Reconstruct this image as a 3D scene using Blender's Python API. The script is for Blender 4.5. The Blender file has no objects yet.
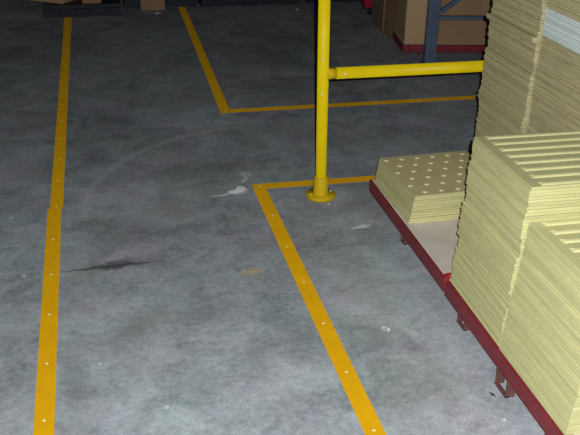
import bpy, bmesh, math, random
from mathutils import Vector, Matrix
R = math.radians
sc = bpy.context.scene
col = sc.collection
rnd = random.Random(11)

# ------------------------------------------------------------------ helpers
class MB:
    """collects shapes and links them as one mesh object"""
    def __init__(s): s.bm = bmesh.new()
    def box(s, x0, x1, y0, y1, z0, z1, bev=0.0, mi=0, M=None, seg=1):
        vs = [s.bm.verts.new(c) for c in ((x0,y0,z0),(x1,y0,z0),(x1,y1,z0),(x0,y1,z0),(x0,y0,z1),(x1,y0,z1),(x1,y1,z1),(x0,y1,z1))]
        fs = [s.bm.faces.new([vs[i] for i in f]) for f in ((3,2,1,0),(4,5,6,7),(0,1,5,4),(1,2,6,5),(2,3,7,6),(3,0,4,7))]
        for f in fs: f.material_index = mi
        if M is not None:
            for v in vs: v.co = M @ v.co
        if bev:
            es = list({e for f in fs for e in f.edges})
            r = bmesh.ops.bevel(s.bm, geom=es, offset=bev, segments=seg, affect='EDGES', profile=.5)
            for f in r['faces']: f.material_index = mi
        return s
    def tube(s, p0, p1, r0, r1=None, n=24, mi=0, cap=True):
        r1 = r0 if r1 is None else r1
        p0, p1 = Vector(p0), Vector(p1); d = (p1-p0).normalized()
        a = d.orthogonal().normalized(); b = d.cross(a)
        A, B = [], []
        for i in range(n):
            t = 2*math.pi*i/n; u = a*math.cos(t)+b*math.sin(t)
            A.append(s.bm.verts.new(p0+u*r0)); B.append(s.bm.verts.new(p1+u*r1))
        for i in range(n):
            j = (i+1) % n
            f = s.bm.faces.new((A[i],A[j],B[j],B[i])); f.smooth = True; f.material_index = mi
        if cap:
            s.bm.faces.new(A[::-1]).material_index = mi; s.bm.faces.new(B).material_index = mi
        return s
    def lathe(s, prof, c=(0,0,0), n=32, mi=0, axis=None):
        """profile of (radius, height) pairs spun about z (or about axis)"""
        Mx = Matrix.Translation(c)
        if axis is not None: Mx = Mx @ Vector((0,0,1)).rotation_difference(Vector(axis)).to_matrix().to_4x4()
        rings = []
        for r, z in prof:
            if r < 1e-6: rings.append([s.bm.verts.new(Mx @ Vector((0,0,z)))])
            else: rings.append([s.bm.verts.new(Mx @ Vector((r*math.cos(2*math.pi*i/n), r*math.sin(2*math.pi*i/n), z))) for i in range(n)])
        for a, b in zip(rings, rings[1:]):
            for i in range(n):
                j = (i+1) % n
                if len(a) == 1 and len(b) == 1: continue
                if len(a) == 1: f = s.bm.faces.new((a[0], b[j], b[i]))
                elif len(b) == 1: f = s.bm.faces.new((a[i], a[j], b[0]))
                else: f = s.bm.faces.new((a[i], a[j], b[j], b[i]))
                f.smooth = True; f.material_index = mi
        return s
    def build(s, name, mats, parent=None, loc=(0,0,0), rz=0.0, fix=True):
        if fix: bmesh.ops.recalc_face_normals(s.bm, faces=s.bm.faces)
        me = bpy.data.meshes.new(name); s.bm.to_mesh(me); s.bm.free()
        for m in (mats if isinstance(mats, (list, tuple)) else [mats]): me.materials.append(m)
        o = bpy.data.objects.new(name, me); col.objects.link(o)
        o.location = loc; o.rotation_euler = (0,0,rz)
        if parent is not None: o.parent = parent
        return o

def tag(o, label, cat, group=None, kind=None):
    if label: o['label'] = label
    if cat: o['category'] = cat
    if group: o['group'] = group
    if kind: o['kind'] = kind
    return o
def thing(name, label, cat, loc, rz=0.0, group=None):
    o = bpy.data.objects.new(name, None); col.objects.link(o)
    o.empty_display_size = .1; o.location = loc; o.rotation_euler = (0,0,rz)
    return tag(o, label, cat, group)

ONES = 'zero first second third fourth fifth sixth seventh eighth ninth tenth eleventh twelfth thirteenth fourteenth fifteenth sixteenth seventeenth eighteenth nineteenth'.split()
TENS = {2:'twent',3:'thirt',4:'fort',5:'fift',6:'sixt',7:'sevent',8:'eight',9:'ninet'}
def ordinal(n):
    if n < 20: return ONES[n]
    t, u = divmod(n, 10)
    return TENS[t]+'ieth' if u == 0 else TENS[t]+'y-'+ONES[u]

# ------------------------------------------------------------------ materials
class NT:
    def __init__(s, name):
        s.m = bpy.data.materials.new(name); s.m.use_nodes = True
        s.t = s.m.node_tree; s.b = s.t.nodes['Principled BSDF']
    def n(s, ty, **k):
        nd = s.t.nodes.new(ty)
        for a, v in k.items():
            if a.startswith('in_'):
                key = a[3:]; key = int(key) if key.isdigit() else key.replace('_',' ')
                nd.inputs[key].default_value = v
            else: setattr(nd, a, v)
        return nd
    def l(s, a, b): s.t.links.new(a, b)
    def math(s, op, a, b=None, c=None, clamp=False):
        nd = s.t.nodes.new('ShaderNodeMath'); nd.operation = op; nd.use_clamp = clamp
        for i, v in enumerate((a, b, c)):
            if v is None: continue
            if isinstance(v, (int, float)): nd.inputs[i].default_value = v
            else: s.l(v, nd.inputs[i])
        return nd.outputs[0]
    def mix(s, fac, a, b, mode='MIX'):
        nd = s.t.nodes.new('ShaderNodeMix'); nd.data_type = 'RGBA'; nd.blend_type = mode
        for idx, v in ((0, fac), (6, a), (7, b)):
            if isinstance(v, (int, float)): nd.inputs[idx].default_value = v
            elif isinstance(v, tuple): nd.inputs[idx].default_value = (*v, 1) if len(v) == 3 else v
            else: s.l(v, nd.inputs[idx])
        return nd.outputs[2]
    def noise(s, scale, detail=4, rough=.55, vec=None, dist=0.0):
        nd = s.n('ShaderNodeTexNoise'); nd.inputs['Scale'].default_value = scale
        nd.inputs['Detail'].default_value = detail; nd.inputs['Roughness'].default_value = rough
        nd.inputs['Distortion'].default_value = dist
        if vec is not None: s.l(vec, nd.inputs['Vector'])
        return nd.outputs['Fac']
    def ramp(s, fac, lo, hi):
        nd = s.n('ShaderNodeMapRange'); nd.inputs[1].default_value = lo; nd.inputs[2].default_value = hi
        s.l(fac, nd.inputs[0]); return nd.outputs[0]
    def pos(s, obj=True):
        return s.n('ShaderNodeTexCoord').outputs['Object'] if obj else s.n('ShaderNodeNewGeometry').outputs['Position']
    def bump(s, h, strength, dist=.002):
        nd = s.n('ShaderNodeBump'); nd.inputs['Strength'].default_value = strength; nd.inputs['Distance'].default_value = dist
        s.l(h, nd.inputs['Height']); s.l(nd.outputs[0], s.b.inputs['Normal'])

def mat(name, c1, c2=None, scale=20, rough=.6, metal=0.0, bump=0.0, rand=0.0, stretch=None, spec=.5, dr=0.0):
    t = NT(name); c2 = c2 or tuple(v*.75 for v in c1)
    v = t.pos()
    if stretch:
        mp = t.n('ShaderNodeMapping'); mp.inputs['Scale'].default_value = stretch; t.l(v, mp.inputs[0]); v = mp.outputs[0]
    oi = t.n('ShaderNodeObjectInfo')
    ad = t.n('ShaderNodeVectorMath', operation='ADD'); t.l(v, ad.inputs[0])
    sl = t.n('ShaderNodeVectorMath', operation='SCALE'); sl.inputs[0].default_value = (13, 7, 19); t.l(oi.outputs['Random'], sl.inputs[3])
    t.l(sl.outputs[0], ad.inputs[1]); v = ad.outputs[0]
    f = t.ramp(t.noise(scale, 4, .6, v), .3, .7)
    c = t.mix(f, c2, c1)
    if rand:
        k = t.n('ShaderNodeMapRange'); t.l(oi.outputs['Random'], k.inputs[0]); k.inputs[3].default_value = 1-rand; k.inputs[4].default_value = 1+rand
        hs = t.n('ShaderNodeHueSaturation'); t.l(k.outputs[0], hs.inputs['Value']); t.l(c, hs.inputs['Color']); c = hs.outputs[0]
    t.l(c, t.b.inputs['Base Color']); t.b.inputs['Roughness'].default_value = rough; t.b.inputs['Metallic'].default_value = metal
    t.b.inputs['Specular IOR Level'].default_value = spec; t.b.inputs['Diffuse Roughness'].default_value = dr
    if bump: t.bump(t.noise(scale*4, 3, .6, v), bump)
    return t.m

def floor_material():
    t = NT('worn_concrete'); p = t.pos(False)
    big = t.noise(1.3, 5, .6, p, .6); mid = t.noise(6, 6, .65, p, .8); fine = t.noise(45, 5, .7, p); grit = t.noise(220, 3, .6, p)
    a = t.math('MULTIPLY_ADD', t.ramp(big, .34, .66), .32, t.math('MULTIPLY', t.ramp(mid, .34, .66), .38))
    a = t.math('ADD', a, t.math('MULTIPLY', t.ramp(fine, .34, .66), .30))
    c = t.mix(a, FLOOR_DARK, FLOOR_LIGHT)
    hue = t.ramp(t.noise(3.3, 3, .6, t_off(t, p, (7, 2, 0))), .35, .65)
    c = t.mix(1.0, c, t.mix(hue, (1.03, .97, 1.02), (.95, 1.03, .99)), 'MULTIPLY')
    # brownish grime
    br = t.math('MULTIPLY', t.ramp(t.noise(2.4, 4, .6, t_off(t, p, (4, 9, 0))), .5, .75), .35)
    c = t.mix(br, c, (.30, .265, .235))
    g = t.n('ShaderNodeMapRange'); t.l(grit, g.inputs[0]); g.inputs[1].default_value = .3; g.inputs[2].default_value = .7; g.inputs[3].default_value = .74; g.inputs[4].default_value = 1.26
    hs = t.n('ShaderNodeHueSaturation'); t.l(g.outputs[0], hs.inputs['Value']); t.l(c, hs.inputs['Color']); c = hs.outputs[0]
    sx = t.n('ShaderNodeSeparateXYZ'); t.l(p, sx.inputs[0]); X, Y = sx.outputs[0], sx.outputs[1]
    wob = t.math('SUBTRACT', t.noise(14, 3, .6, p), .5)
    wobf = t.math('SUBTRACT', t.noise(50, 4, .7, p), .5)
    # long thin dark stain
    def streak(cx, cy, lx, ly, ang, wa=.05, soft=.5):
        ca, sa = math.cos(ang), math.sin(ang)
        dx = t.math('SUBTRACT', X, cx); dy = t.math('SUBTRACT', Y, cy)
        u = t.math('ADD', t.math('MULTIPLY', dx, ca), t.math('MULTIPLY', dy, sa))
        w = t.math('ADD', t.math('MULTIPLY', dx, -sa), t.math('MULTIPLY', dy, ca))
        w = t.math('ADD', w, t.math('MULTIPLY', wob, wa)); w = t.math('ADD', w, t.math('MULTIPLY', wobf, ly*1.2))
        q = t.math('ADD', t.math('POWER', t.math('ABSOLUTE', t.math('DIVIDE', u, lx)), 2), t.math('POWER', t.math('ABSOLUTE', t.math('DIVIDE', w, ly)), 2))
        return t.math('SUBTRACT', 1, t.ramp(q, soft, 1.3), clamp=True)
    st = t.math('MULTIPLY', streak(-.04, 2.885, .20, .011, .04), .62)
    c = t.mix(st, c, (.035, .030, .030))
    st = t.math('MULTIPLY', streak(-.02, 2.888, .075, .034, .1), .6)
    c = t.mix(st, c, (.04, .034, .034))
    for (cx, cy, lx, ly, an, k) in ((.02, 2.90, .16, .05, .1, .35), (-.16, 2.20, .05, .16, .1, .35), (.45, 2.2, .35, .10, .3, .10), (.08, 3.1, .3, .07, .2, .22), (.3, 3.75, .5, .12, .1, .25), (.05, 2.45, .2, .06, .9, .2)):
        c = t.mix(t.math('MULTIPLY', streak(cx, cy, lx, ly, an, .12, .1), k), c, (.10, .095, .098))
    # pale scuffs
    for (cx, cy, lx, ly, an, k) in ((.50, 3.455, .085, .014, .25, .9), (.555, 3.475, .045, .03, .3, .8), (1.0, 3.03, .05, .013, .2, .95), (.625, 3.66, .03, .03, .8, .5)):
        c = t.mix(t.math('MULTIPLY', streak(cx, cy, lx, ly, an, .04, .1), k), c, (.85, .87, .9))
    # faint pale tyre arc
    cx, cy, r = ARC
    dx = t.math('SUBTRACT', X, cx); dy = t.math('SUBTRACT', Y, cy)
    d = t.math('SQRT', t.math('ADD', t.math('MULTIPLY', dx, dx), t.math('MULTIPLY', dy, dy)))
    e = t.math('ABSOLUTE', t.math('ADD', t.math('SUBTRACT', d, r), t.math('MULTIPLY', wob, .03)))
    am = t.math('MULTIPLY', t.math('SUBTRACT', 1, t.ramp(e, .0, .035), clamp=True), t.math('LESS_THAN', X, .72))
    am = t.math('MULTIPLY', am, t.math('GREATER_THAN', Y, 3.3))
    c = t.mix(t.math('MULTIPLY', am, .42), c, (.62, .62, .63))
    # dust specks
    vo = t.n('ShaderNodeTexVoronoi'); vo.inputs['Scale'].default_value = 9; t.l(p, vo.inputs['Vector'])
    sp = t.math('LESS_THAN', vo.outputs['Distance'], .022)
    c = t.mix(t.math('MULTIPLY', sp, .7), c, (.85, .87, .88))
    v2 = t.n('ShaderNodeTexVoronoi'); v2.inputs['Scale'].default_value = 16; t.l(t_off(t, p, (3.1, 1.7, 0)), v2.inputs['Vector'])
    c = t.mix(t.math('MULTIPLY', t.math('LESS_THAN', v2.outputs['Distance'], .05), t.math('MULTIPLY', t.ramp(big, .45, .7), .6)), c, (.09, .085, .085))
    sc2 = t.n('ShaderNodeMapping'); sc2.inputs['Rotation'].default_value = (0, 0, .5); sc2.inputs['Scale'].default_value = (3, 26, 1); t.l(p, sc2.inputs[0])
    c = t.mix(t.math('MULTIPLY', t.ramp(t.noise(3, 4, .7, sc2.outputs[0]), .60, .78), .30), c, (.72, .75, .80))
    t.l(c, t.b.inputs['Base Color']); t.b.inputs['Roughness'].default_value = .85
    t.b.inputs['Specular IOR Level'].default_value = .3; t.b.inputs['Diffuse Roughness'].default_value = 0.0
    t.bump(t.math('ADD', fine, t.math('MULTIPLY', grit, .5)), .12, .003)
    return t.m
def t_off(t, v, off):
    ad = t.n('ShaderNodeVectorMath', operation='ADD'); t.l(v, ad.inputs[0]); ad.inputs[1].default_value = off; return ad.outputs[0]

def tile_material(name, c1, c2, rough=.55):
    """moulded plastic: lengthwise mottling, each tile a little lighter or darker"""
    t = NT(name); v = t.pos(); oi = t.n('ShaderNodeObjectInfo')
    sl = t.n('ShaderNodeVectorMath', operation='SCALE'); sl.inputs[0].default_value = (3, 5, 2); t.l(oi.outputs['Random'], sl.inputs[3])
    ad = t.n('ShaderNodeVectorMath', operation='ADD'); t.l(v, ad.inputs[0]); t.l(sl.outputs[0], ad.inputs[1])
    f = t.ramp(t.noise(9, 4, .6, ad.outputs[0]), .3, .7)
    c = t.mix(f, c2, c1)
    k = t.n('ShaderNodeMapRange'); t.l(oi.outputs['Random'], k.inputs[0]); k.inputs[3].default_value = .88; k.inputs[4].default_value = 1.10
    hs = t.n('ShaderNodeHueSaturation'); t.l(k.outputs[0], hs.inputs['Value']); t.l(c, hs.inputs['Color'])
    t.l(hs.outputs[0], t.b.inputs['Base Color']); t.b.inputs['Roughness'].default_value = rough
    t.b.inputs['Specular IOR Level'].default_value = .35
    t.bump(t.noise(160, 3, .6, ad.outputs[0]), .15, .001)
    return t.m

FLOOR_DARK, FLOOR_LIGHT = (.150, .159, .175), (.605, .655, .695)
def circ(a, b, c):
    ax, ay = a; bx, by = b; cx, cy = c; d = 2*(ax*(by-cy)+bx*(cy-ay)+cx*(ay-by))
    ux = ((ax*ax+ay*ay)*(by-cy)+(bx*bx+by*by)*(cy-ay)+(cx*cx+cy*cy)*(ay-by))/d
    uy = ((ax*ax+ay*ay)*(cx-bx)+(bx*bx+by*by)*(ax-cx)+(cx*cx+cy*cy)*(bx-ax))/d
    return ux, uy, math.hypot(ax-ux, ay-uy)
ARC = circ((-.109, 3.556), (.149, 4.033), (.646, 4.298))

M = {
 'floor': floor_material(),
 'strip': mat('orange_yellow_strip', (.58, .315, .003), (.52, .27, .003), 14, .6, bump=.5, rand=.04, spec=.2, dr=1.0),
 'screw': mat('bright_screw', (.95, .82, .38), (.85, .70, .28), 60, .4, .0),
 'yellow': mat('yellow_enamel', (.86, .68, .003), (.80, .61, .003), 9, .42, rand=.03, spec=.25, dr=.6),
 'sleeve': mat('dull_yellow_sleeve', (.70, .49, .006), (.62, .41, .006), 20, .5, spec=.25),
 'steel': mat('bare_steel', (.75, .75, .72), (.55, .55, .52), 40, .35, .8),
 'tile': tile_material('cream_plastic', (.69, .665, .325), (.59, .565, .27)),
 'ridge': tile_material('ridge_cream_plastic', (.82, .79, .40), (.76, .72, .35)),  # ridges a lighter cream than the tile body
 'buff': tile_material('buff_cream_plastic', (.76, .67, .36), (.67, .59, .31)),  # same plastic as the sides; grazing light on the top put into its colour
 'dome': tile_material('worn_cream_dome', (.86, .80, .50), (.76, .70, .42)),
 'dimmed': tile_material('dimmed_cream_plastic', (.60, .545, .30), (.48, .425, .24)),  # browner plastic, also darkened to carry the flash falloff in its colour
 'pale': tile_material('pale_blue_white_plastic', (.82, .90, .87), (.70, .80, .78)),
 'red': mat('dark_red_paint', (.27, .024, .034), (.19, .016, .024), 18, .5, bump=.15),
 'redbright': mat('bright_red_paint', (.42, .03, .03), (.36, .02, .02), 30, .45),
 'rust': mat('rusty_red_steel', (.20, .085, .07), (.11, .045, .04), 30, .6, bump=.2),
 'deck': mat('grey_board', (.82, .73, .65), (.70, .62, .55), 12, .85),
 'carton': mat('tan_cardboard', (.62, .42, .22), (.55, .36, .18), 6, .85, rand=.05),
 'carton_brown': mat('brown_cardboard', (.40, .24, .13), (.34, .20, .105), 6, .85, rand=.08),
 'carton_dull': mat('dull_cardboard', (.30, .20, .13), (.25, .165, .105), 6, .85),
 'tape': mat('brown_tape', (.38, .22, .10), None, 20, .4),
 'blue': mat('blue_grey_paint', (.105, .155, .235), (.08, .12, .19), 10, .5),
 'navy': mat('dark_navy_plastic', (.012, .015, .032), (.008, .010, .022), 10, .6),
 'bin': mat('red_plastic', (.50, .02, .06), (.42, .015, .05), 10, .4),
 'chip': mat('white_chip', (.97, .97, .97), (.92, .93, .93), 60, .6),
 'film': mat('clear_film', (.97, .97, .98), (.9, .91, .93), 40, .3, spec=1.0),
 'brownscrap': mat('brown_paper', (.93, .80, .63), (.80, .68, .52), 60, .9),
}

# ------------------------------------------------------------------ floor
o = MB().box(-9, 12, 16, 16.2, -.2, 6.5).build('wall_back', mat('painted_block_wall', (.45,.45,.44), None, 3, .9)); tag(o, 'grey warehouse end wall', None, kind='structure')
o = MB().box(-9, 12, -4, 16, -.2, 0).build('floor', M['floor']); tag(o, 'worn grey concrete warehouse floor', None, kind='structure')

# ------------------------------------------------------------------ camera and its flash
H = 1.6
PITCH, YAW, ROLL, F_PX = .457312840, .226015121, .0182546314, 850.0
cam = bpy.data.cameras.new('camera'); co = bpy.data.objects.new('camera', cam); col.objects.link(co)
cam.sensor_fit = 'HORIZONTAL'; cam.sensor_width = 36; cam.lens = F_PX/580*36; cam.clip_start = .05; cam.clip_end = 100
fwd = Vector((math.sin(YAW)*math.cos(PITCH), math.cos(YAW)*math.cos(PITCH), -math.sin(PITCH)))
rt0 = Vector((math.cos(YAW), -math.sin(YAW), 0)); up0 = rt0.cross(fwd)
rt = rt0*math.cos(ROLL)+up0*math.sin(ROLL); up = up0*math.cos(ROLL)-rt0*math.sin(ROLL)
co.matrix_world = Matrix(((rt.x, up.x, -fwd.x, 0), (rt.y, up.y, -fwd.y, 0), (rt.z, up.z, -fwd.z, H), (0, 0, 0, 1)))
sc.camera = co
fl = bpy.data.lights.new('camera_flash', 'POINT'); fl.energy = 330; fl.color = (.98, 1.0, 1.0); fl.shadow_soft_size = .006
fo = bpy.data.objects.new('camera_flash', fl); col.objects.link(fo)
fo.location = Vector((0, 0, H)) + rt*.034 + up*.03
w = bpy.data.worlds.new('world'); sc.world = w; w.use_nodes = True
bg = w.node_tree.nodes['Background']; bg.inputs[0].default_value = (1.0, .82, .70, 1); bg.inputs[1].default_value = .005
sc.view_settings.view_transform = 'Standard'; sc.view_settings.look = 'None'; sc.view_settings.gamma = 1
sc.view_settings.exposure = 0; sc.view_settings.use_curve_mapping = False

# ------------------------------------------------------------------ floor strips with their screws
def strip(p0, p1, width, screws, label, group='yellow marking strips on the floor'):
    p0, p1 = Vector((*p0, 0)), Vector((*p1, 0)); d = p1-p0; L = d.length; rz = math.atan2(d.y, d.x)
    t = thing('marking_strip', label, 'floor strip', p0, rz, group); t['kind'] = 'thing'
    MB().box(0, L, -width/2, width/2, 0, .0035, .0012).build('strip', M['strip'], t)
    for s in screws:
        MB().lathe([(.0054,.0033),(.0052,.0050),(.0036,.0059),(0,.0062)], (s, 0, 0), 14).build('screw', M['screw'], t)
    return t
W = .057
def sy(ys, y0): return [abs(y-y0) for y in ys]
# left line: three lengths butted end to end
strip((-.238, .95), (-.2505, 3.434), W, sy([1.16,1.445,1.73,2.015,2.293,2.581,2.859,3.143], .95), 'nearest length of the long left yellow floor line, wide and bright')
strip((-.243, 3.436), (-.2375, 6.56), W-.002, sy([3.455,3.734,4.001,4.28,4.56,4.84,5.12,5.40,5.68,5.96,6.24,6.52], 3.436), 'middle length of the long left yellow floor line, beyond the butt joint')
strip((-.2375, 6.563), (-.2372, 7.035), W+.004, sy([6.6,6.88], 6.563), 'far short end of the long left yellow floor line, ending at a dark pallet')
# corner by the post
strip((.629, 3.505), (2.3, 3.499), .054, [.03,.31,.6,.88,1.16,1.44], 'yellow floor strip running crosswise behind the foot of the yellow post')
strip((.6705, .95), (.6565, 3.4775), .0585, [.27,.55,.839,1.117,1.397,1.678,1.960,2.243], 'yellow floor strip running from the corner by the post towards the viewer')
# far corner
strip((.660, 4.541), (.699, 7.285), W, [.03,.32,.6,.88,1.16,1.44,1.72,2.0,2.28,2.56], 'farthest yellow floor strip, slanting away from the far corner into shadow')
strip((.690, 4.569), (2.75, 4.566), .054, [.3,.42,.58,.86,1.14,1.42,1.7], 'yellow floor strip running crosswise beneath the yellow rail, far from the post foot')

# ------------------------------------------------------------------ guard rail
g = thing('guard_rail', 'yellow tubular guard rail with round flanged foot and bolted mid rail', 'guard rail', (.911, 3.357, 0))
RP = .0243; ZR = .566
LEAN = -.0146
def lx(z): return LEAN*z
def post(x):
    MB().tube((x,0,.012), (x+lx(1.12),0,1.12), RP).lathe([(RP,1.12),(RP*.8,1.132),(0,1.137)], (x+lx(1.12),0,0), 24).build('post', M['yellow'], g)
    f = MB().lathe([(0,.0),(.068,.0),(.068,.012),(.064,.016),(.036,.017),(.0355,.018)], (x,0,0), 40).build('base_flange', M['sleeve'], g)
    for k in range(4):
        a = R(15+90*k)
        MB().lathe([(.0085,.016),(.0085,.021),(.006,.0235),(0,.024)], (x+.052*math.cos(a), .052*math.sin(a), 0), 6).build('bolt', M['steel' if k == 0 else 'sleeve'], f)
    MB().lathe([(.0355,.017),(.034,.022),(.0335,.092),(.031,.098),(RP,.1)], (x,0,0), 32).build('base_socket', M['sleeve'], g)
XS = 1.56
post(0); post(XS)
MB().tube((.056+lx(ZR),0,ZR), (XS-.056+lx(ZR),0,ZR), RP).build('mid_rail', M['yellow'], g)
for s, x in ((1, 0), (-1, XS)):
    sl = MB().tube((x+lx(ZR)+s*(RP*.55),0,ZR), (x+lx(ZR)+s*.057,0,ZR), RP*.96).build('rail_sleeve', M['sleeve'], g); sl['label'] = 'duller orange-yellow sleeve joining rail to post'
    MB().tube((x+lx(1.09)+s*(RP*.3),0,1.09), (x+lx(1.09)+s*.06,0,1.09), RP*.93).build('rail_sleeve', M['sleeve'], g)
MB().tube((.056+lx(1.09),0,1.09), (XS-.056+lx(1.09),0,1.09), RP*.97).build('top_rail', M['yellow'], g)
cd = Vector((-.911, -3.357, 0)).normalized()
def setscrew(p, d): MB().lathe([(.0065,0),(.006,.003),(.003,.0042),(0,.0045)], p, 12, axis=d).build('screw', M['screw'], g)
for z in (.636, .487): setscrew(Vector((lx(z),0,z))+cd*(RP-.0004), cd)
d2 = Vector((0, -1, .12)).normalized(); setscrew(Vector((.083, 0, ZR))+d2*(RP*.97-.0004), d2)

# ------------------------------------------------------------------ pallets
XP = 1.10; ZB, ZT = .062, .117
def pallet(label, loc, w_, L, rz, runners, corner=False, inset=.006):
    """origin at the near left corner; x to the right, y away"""
    t = thing('pallet', label, 'pallet', loc, rz, 'red pallets')
    b = .045
    MB().box(0, b, 0, L, ZB, ZT, .003).build('side_rail', M['red'], t)
    MB().box(w_-b, w_, 0, L, ZB, ZT, .003).build('side_rail', M['red'], t)
    MB().box(b, w_-b, 0, b, ZB, ZT, .003).build('end_rail', M['red'], t)
    MB().box(b, w_-b, L-b, L, ZB, ZT, .003).build('end_rail', M['red'], t)
    MB().box(inset, w_-inset, .012, L-.012, ZT, ZT+.003, .001).build('deck_board', M['deck'], t)
    for yc, x0, hw in runners:
        k = .004; m = MB()
        for xs in (x0, w_/2-.02, w_-.07):
            m.box(xs, xs+.03, yc-hw, yc-hw+k, 0, ZB).box(xs, xs+.03, yc+hw-k, yc+hw, 0, ZB).box(xs-.002, xs+.012, yc-hw, yc+hw, 0, .005)
        m.box(x0+.012, w_-.02, yc-hw+k, yc+hw-k, ZB-.004, ZB)
        r = m.build('runner', M['rust'], t); r['label'] = 'rusty open strap feet under the deck'
    if corner:
        c = MB().box(.004, .036, -.006, .022, ZT-.03, ZT+.008, .003).box(.010, .03, -.004, .014, ZT+.008, ZT+.013, .002).build('corner_lug', M['redbright'], t); c['label'] = 'bright red corner lug'
    return t
pallet('red pallet with the dotted tile stack and an empty grey patch of deck', (XP, 2.372, 0), .92, .872, 0, [(.17,.2,.035),(.49,.026,.022)], True)
pallet('red pallet nearest the viewer, under the two ridged tile stacks', (XP-.004, 1.48, 0), .92, .872, 0, [(.41,.002,.037),(.765,.022,.03),(.12,.01,.035)], inset=.03)
ZD = ZT+.0033

# ------------------------------------------------------------------ tactile tiles
def tile_mesh(name, dotted, mats):
    m = MB(); bm = m.bm; h = .2
    lip = .0015
    def ring(a, z): return [bm.verts.new((sx*a, sy_*a, z)) for sx, sy_ in ((-1,-1),(1,-1),(1,1),(-1,1))]
    rs = [ring(h-lip, .0042), ring(h-lip, 0), ring(h-.0006, 0), ring(h, .0006), ring(h, .0080), ring(h-.0010, .009)]
    for a, b in zip(rs, rs[1:]):
        for i in range(4):
            j = (i+1) % 4; bm.faces.new((a[i], a[j], b[j], b[i]))
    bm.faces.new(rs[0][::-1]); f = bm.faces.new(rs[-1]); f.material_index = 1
    if dotted:
        for k in range(6):
            y = .166-.0667*k
            for q in range(6):
                x = -.182+.07*q+(.035 if k % 2 else 0)
                if x > .184: continue
                n = 14
                prof = [(.0110,.0089),(.0096,.0118),(.0068,.0132),(0,.0133)]
                m.lathe(prof, (x, y, 0), n, 2)
    else:
        for k in range(8):
            y = -.182+.052*k; L = .168
            lo = [(-L,-.0125),(L,-.0125),(L,.0125),(-L,.0125)]; t1 = .0085
            A = [bm.verts.new((a, y+b, .0089)) for a, b in lo]
            B = [bm.verts.new((a-math.copysign(t1*.8,a), y+b-math.copysign(t1*.42,b), .0120)) for a, b in lo]
            C = [bm.verts.new((a-math.copysign(t1*1.2,a), y+b-math.copysign(t1,b), .0135)) for a, b in lo]
            for P, Q in ((A,B),(B,C)):
                for i in range(4):
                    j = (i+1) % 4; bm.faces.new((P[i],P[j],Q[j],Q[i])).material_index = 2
            bm.faces.new(C).material_index = 2
    o = m.build(name, mats)
    return o
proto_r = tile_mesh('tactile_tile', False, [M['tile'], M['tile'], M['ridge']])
proto_d = tile_mesh('tactile_tile', True, [M['tile'], M['buff'], M['dome']])
used = set()
def stack(proto, cx, cy, z0, n, pitch, label_of, group, lean=(0,0), amp=.0014, batch=.0034, rot=.0016, ky=.36, pale=(), seed=1, dimmed=False, steps=(), rz0=0.0, top_fix=None):
    r = random.Random(seed); bx = by = br = 0; left = 0
    for i in range(n):
        if left <= 0:
            left = r.randint(3, 12); bx, by, br = r.uniform(-batch, batch), ky*r.uniform(-batch, batch), r.uniform(-rot, rot)
        left -= 1
        if proto.name in used: o = proto.copy(); col.objects.link(o)
        else: o = proto; used.add(proto.name)
        u = i/max(1, n-1); sx_ = sum(d for a, b, d in steps if a <= i < b)
        o.location = (cx+sx_+lean[0]*u+bx+r.uniform(-amp, amp), cy+lean[1]*u+by+ky*r.uniform(-amp, amp), z0+i*pitch)
        o.rotation_euler = (0, 0, rz0+br+r.uniform(-.0012, .0012))
        if top_fix and i in top_fix: o.location.x = cx+top_fix[i][0]; o.location.y = cy+top_fix[i][1]; o.rotation_euler.z = top_fix[i][2]
        if dimmed and i not in pale:
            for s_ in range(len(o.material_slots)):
                o.material_slots[s_].link = 'OBJECT'; o.material_slots[s_].material = M['dimmed']
        if i in pale:
            for s_ in range(len(o.material_slots)):
                o.material_slots[s_].link = 'OBJECT'; o.material_slots[s_].material = M['pale']
        tag(o, label_of(i, n), 'tactile tile', group)
def down(i, n): return n-i
def lab_A(i, n):
    k = down(i, n)
    return 'buff topmost tile with raised dots on the small stack beside the bare deck' if k == 1 else f'cream dotted tile, {ordinal(k)} down in the small stack beside the bare deck'
def lab_B(i, n):
    k = down(i, n)
    return 'topmost ridged cream tile of the higher front stack, full top face showing' if k == 1 else f'cream ridged tile, {ordinal(k)} down in the higher front stack against the bare deck'
def lab_C(i, n):
    k = down(i, n)
    return 'topmost ridged cream tile of the lower stack nearest the viewer' if k == 1 else f'cream ridged tile, {ordinal(k)} down in the lower stack nearest the viewer'
# small stack: one tile mesh, top faces toned apart from the sides
P_A = .0107
stack(proto_d, 1.314, 3.0, ZD, 11, P_A, lab_A, 'dotted tiles of the small stack', batch=.003, amp=.001, seed=5, lean=(.013, 0), rot=.004, rz0=.036, top_fix={10: (.013, -.001, .040), 9: (.012, .002, .044), 1: (-.003, -.005, .034), 0: (-.004, -.004, .030)})
stack(proto_r, 1.309, 2.147, ZD, 52, .0101, lab_B, 'ridged tiles of the higher front stack', lean=(.023, .004), seed=8, rz0=-.010, amp=.0026, steps=((44,52,.004),(30,36,.006),(10,18,.004)))
stack(proto_r, 1.300, 1.737, ZD, 42, .0101, lab_C, 'ridged tiles of the lower front stack', lean=(.037, 0), seed=21, amp=.0010, batch=.0022)
ND, NE = 89, 92; PALE = range(73, 83)
def lab_D(i, n):
    k = 86-i
    if k < 1: return f'cream tile, {ordinal(1-k)} above the frame edge on the tall stack behind the dotted stack'
    return f'cream tile, {ordinal(k)} down from the picture edge in the tall stack beside the dotted stack'
def lab_E(i, n):
    if i in PALE: return f'bluish white tile, {ordinal(83-i)} down in the pale band of the tall right stack'
    if i < 73: return f'cream tile, {ordinal(73-i)} below the bluish white band of the tall right stack'
    return f'cream tile, {ordinal(i-82)} above the bluish white band of the tall right stack'
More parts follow.
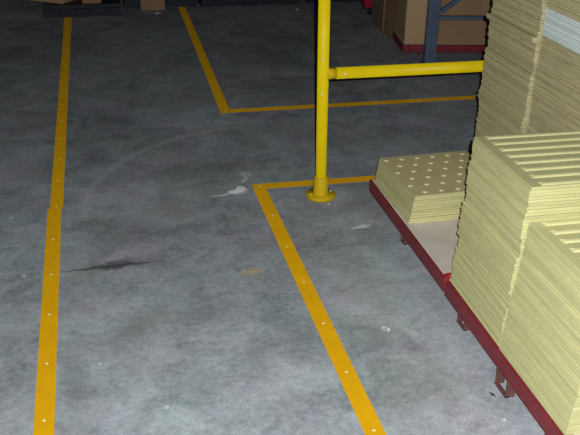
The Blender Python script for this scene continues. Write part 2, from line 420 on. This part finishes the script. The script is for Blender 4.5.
stack(proto_r, 1.744, 2.985, ZD, ND, .01, lab_D, 'tiles of the tall stack beside the dotted stack', lean=(.0, 0), seed=33, dimmed=True, amp=.0026, steps=((70,72,-.014),(72,89,.008),(36,40,-.008),(58,63,.005)))
stack(proto_r, 1.753, 2.572, ZD, NE, .01, lab_E, 'tiles of the tall right stack with a pale band', lean=(.004, 0), seed=45, pale=PALE, dimmed=True, amp=.0022)

# ------------------------------------------------------------------ litter
def crumple(name, label, cat, loc, sx, sy_, h, mat_, seed, rz=0, n=7, group=None):
    r = random.Random(seed); m = MB(); bm = m.bm
    g1 = []
    for j in range(n):
        row = []
        for i in range(n):
            u, v = i/(n-1)-.5, j/(n-1)-.5
            k = 1+r.uniform(-.25, .25)
            row.append(bm.verts.new((u*sx*k, v*sy_*k, .0012+h*max(0, r.uniform(-.3, 1))*(1-1.6*max(abs(u), abs(v))))))
        g1.append(row)
    for j in range(n-1):
        for i in range(n-1):
            if (i in (0, n-2) and j in (0, n-2)): continue
            bm.faces.new((g1[j][i], g1[j][i+1], g1[j+1][i+1], g1[j+1][i]))
    bmesh.ops.solidify(bm, geom=list(bm.faces), thickness=.0008)
    lz = min(v.co.z for v in bm.verts)
    for v in bm.verts: v.co.z -= lz
    o = m.build(name, mat_, None, loc, rz); return tag(o, label, cat, group)
crumple('plastic_scrap', 'crumpled scrap of clear plastic film left of the strip corner', 'plastic scrap', (.555, 3.478, 0), .08, .05, .03, M['film'], 3, .3)
crumple('plastic_shred', 'thin twisted plastic shred pointing away beside the strip corner', 'plastic scrap', (.607, 3.60, 0), .022, .10, .012, M['film'], 4, -.45, 5)
crumple('paper_scrap', 'flat brownish paper scrap on the floor between the two long strips', 'paper scrap', (.487, 2.741, 0), .075, .05, .002, M['brownscrap'], 6, .4, 6)
crumple('paint_flake', 'white flake on open floor between the near strip and the red pallet', 'flake', (.863, 2.277, 0), .026, .038, .010, M['chip'], 7, .4, 5)
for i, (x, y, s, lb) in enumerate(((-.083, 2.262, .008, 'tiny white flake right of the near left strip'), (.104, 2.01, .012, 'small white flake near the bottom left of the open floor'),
        (1.075, 1.985, .007, 'tiny white flake beside the rear side of the nearest pallet runner'), (1.05, 1.76, .012, 'small white flake in front of the nearest pallet runner'),
        (-.423, 3.379, .012, 'small white flake at the far left beyond the left strip'), (-.346, 2.871, .012, 'white flake just left of the left strip near the dark stain'),
        (.484, 7.06, .05, 'pale scrap on the floor before the far brown carton left of the farthest strip'), (1.66, 7.05, .04, 'white scrap on the dark floor left of the yellow post top'),
        (.60, 3.487, .011, 'white flake touching the outer corner of the yellow strips'), (.925, 3.268, .014, 'white chip added for the glint at the front of the post flange'), (.574, 3.50, .011, 'white flake between film scrap and strip corner'))):  # the chip at the flange is added for a glint of bare metal
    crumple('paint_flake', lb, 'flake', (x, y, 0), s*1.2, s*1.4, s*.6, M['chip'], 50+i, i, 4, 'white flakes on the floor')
crumple('rust_chip', 'brownish chip on the floor left of the nearest pallet runner', 'chip', (1.068, 1.876, 0), .012, .03, .003, M['rust'], 77, .3, 4)

# ------------------------------------------------------------------ background on the right: rack, red pallet, cartons
AB = R(-9)
def at(dx, dy, o=(2.005, 5.39)):
    return (o[0]+dx*math.cos(AB)-dy*math.sin(AB), o[1]+dx*math.sin(AB)+dy*math.cos(AB))
pallet('red pallet in the background under cartons behind the blue rack', (*at(0, 0), 0), 1.2, .40, AB, [(.2,.15,.04),(.34,.15,.04)])
def carton(label, loc, w_, d, h, rz, m, group='cartons stacked in the background', tape=True):
    t = thing('carton', label, 'carton', loc, rz, group)
    MB().box(0, w_, 0, d, 0, h, .004).build('box_body', M[m], t)
    if tape: MB().box(w_/2-.03, w_/2+.03, -.0012, d+.0012, h-.08, h+.0012).build('tape', M['tape'], t)
    return t
carton('large tan carton on the red background pallet, left of the blue upright', (*at(.01, .02), ZD), .225, .36, .62, AB, 'carton')
carton('brown carton on the red background pallet, right of the blue upright', (*at(.24, .02), ZD), .93, .36, .66, AB, 'carton_brown')
carton('dark brown carton on the floor just behind the large tan carton', (2.118, 5.85, 0), .55, .32, .62, R(-2), 'carton_brown')
carton('narrow brown carton farther back along the aisle side of the cartons', (2.135, 6.22, 0), .55, .33, .5, R(-3), 'carton_dull')
# rack upright frame
rk = thing('rack_frame', 'blue-grey pallet rack upright frame with welded braces', 'rack', (*at(.172, -.065), 0), AB)
MB().box(-.055, .055, -.04, .05, 0, .006, .001).build('foot_plate', M['blue'], rk)
def upr(x):
    m = MB(); m.box(x-.037, x+.037, -.03, -.026, .006, 2.6).box(x-.037, x-.033, -.026, .03, .006, 2.6).box(x+.033, x+.037, -.026, .03, .006, 2.6)
    m.box(x-.033, x-.02, .026, .03, .006, 2.6).box(x+.02, x+.033, .026, .03, .006, 2.6)
    m.build('upright', M['blue'], rk)
upr(0); upr(.98)
MB().box(.925, 1.035, -.04, .05, 0, .006, .001).build('foot_plate', M['blue'], rk)
def brace(p0, p1, w_=.03):
    p0, p1 = Vector(p0), Vector(p1); d = p1-p0; L = d.length; a = math.atan2(d.z, d.x)
    Mx = Matrix.Translation(p0) @ Matrix.Rotation(-a, 4, 'Y')
    MB().box(0, L, -.015, .015, -w_/2, w_/2, .003, M=Mx).build('brace', M['blue'], rk)
ZBR = .315
for z in (ZBR, ZBR+1.2): brace((.037,0,z), (.943,0,z), .028)
brace((.037,0,ZBR+.03), (.943,0,ZBR+.70))

# red bin far back
rb = thing('storage_bin', 'red plastic bin far back at the end of the carton row', 'bin', (2.08, 6.70, 0), R(-6))
m = MB(); bm = m.bm
def ringb(w0, d0, z): return [bm.verts.new((sx*w0/2+.28, sy_*d0/2+.22, z)) for sx, sy_ in ((-1,-1),(1,-1),(1,1),(-1,1))]
rr = [ringb(.42,.32,.065), ringb(.54,.42,.42), ringb(.57,.45,.42), ringb(.57,.45,.44), ringb(.53,.41,.44), ringb(.41,.31,.075)]
for a, b in zip(rr, rr[1:]):
    for i in range(4): j = (i+1) % 4; bm.faces.new((a[i],a[j],b[j],b[i]))
bm.faces.new(rr[0][::-1]); bm.faces.new(rr[-1])
m.build('bin_body', M['bin'], rb)
for sx in (-1, 1):
    for sy_ in (-1, 1): MB().tube((.28+sx*.16, .22+sy_*.11, 0), (.28+sx*.16, .22+sy_*.11, .066), .018, .018, 12).build('foot', M['navy'], rb)

# ------------------------------------------------------------------ background row at the far end
def dark_pallet(label, x0, y0, w_, d, h=.145):
    t = thing('plastic_pallet', label, 'pallet', (x0, y0, 0), 0, 'dark plastic pallets along the far end')
    MB().box(0, w_, 0, d, h-.035, h, .004).build('deck', M['navy'], t)
    MB().box(.01, w_-.01, .008, .018, .004, h-.036, .001).build('skirt', M['navy'], t)
    for x in (0, w_/2-.06, w_-.12):
        MB().box(x, x+.12, 0, d, 0, h-.035, .004).build('foot_block', M['navy'], t)
    return t
dark_pallet('dark navy pallet at the far left under a tilted tan carton', -.42, 7.05, .60, .8, .10)
dark_pallet('dark navy pallet at the far end behind the small dim brown carton', .22, 7.30, .60, .8)
dark_pallet('dark navy pallet at the far end left of the yellow post top', .86, 7.26, .85, .8)
dark_pallet('dark navy pallet at the far end right of the yellow post top', 1.80, 7.30, .60, .8)
carton('tan carton set askew on the far left dark pallet', (-.266-.42*math.cos(R(33)), 7.075+.42*math.sin(R(33)), .10), .42, .30, .4, R(-33), 'carton')
carton('small brown carton on the right end of the far left dark pallet', (-.115, 7.06, .10), .15, .2, .3, R(2), 'carton_brown', tape=False)
carton('small dim brown carton on the floor at the far end, left of the farthest strip', (.352, 7.26-.06, .0), .20, .09, .32, R(-4), 'carton_brown', tape=False)
carton('brown carton lying on the far dark pallet left of the post', (1.0, 7.36, .145), .5, .5, .35, R(0), 'carton_brown')
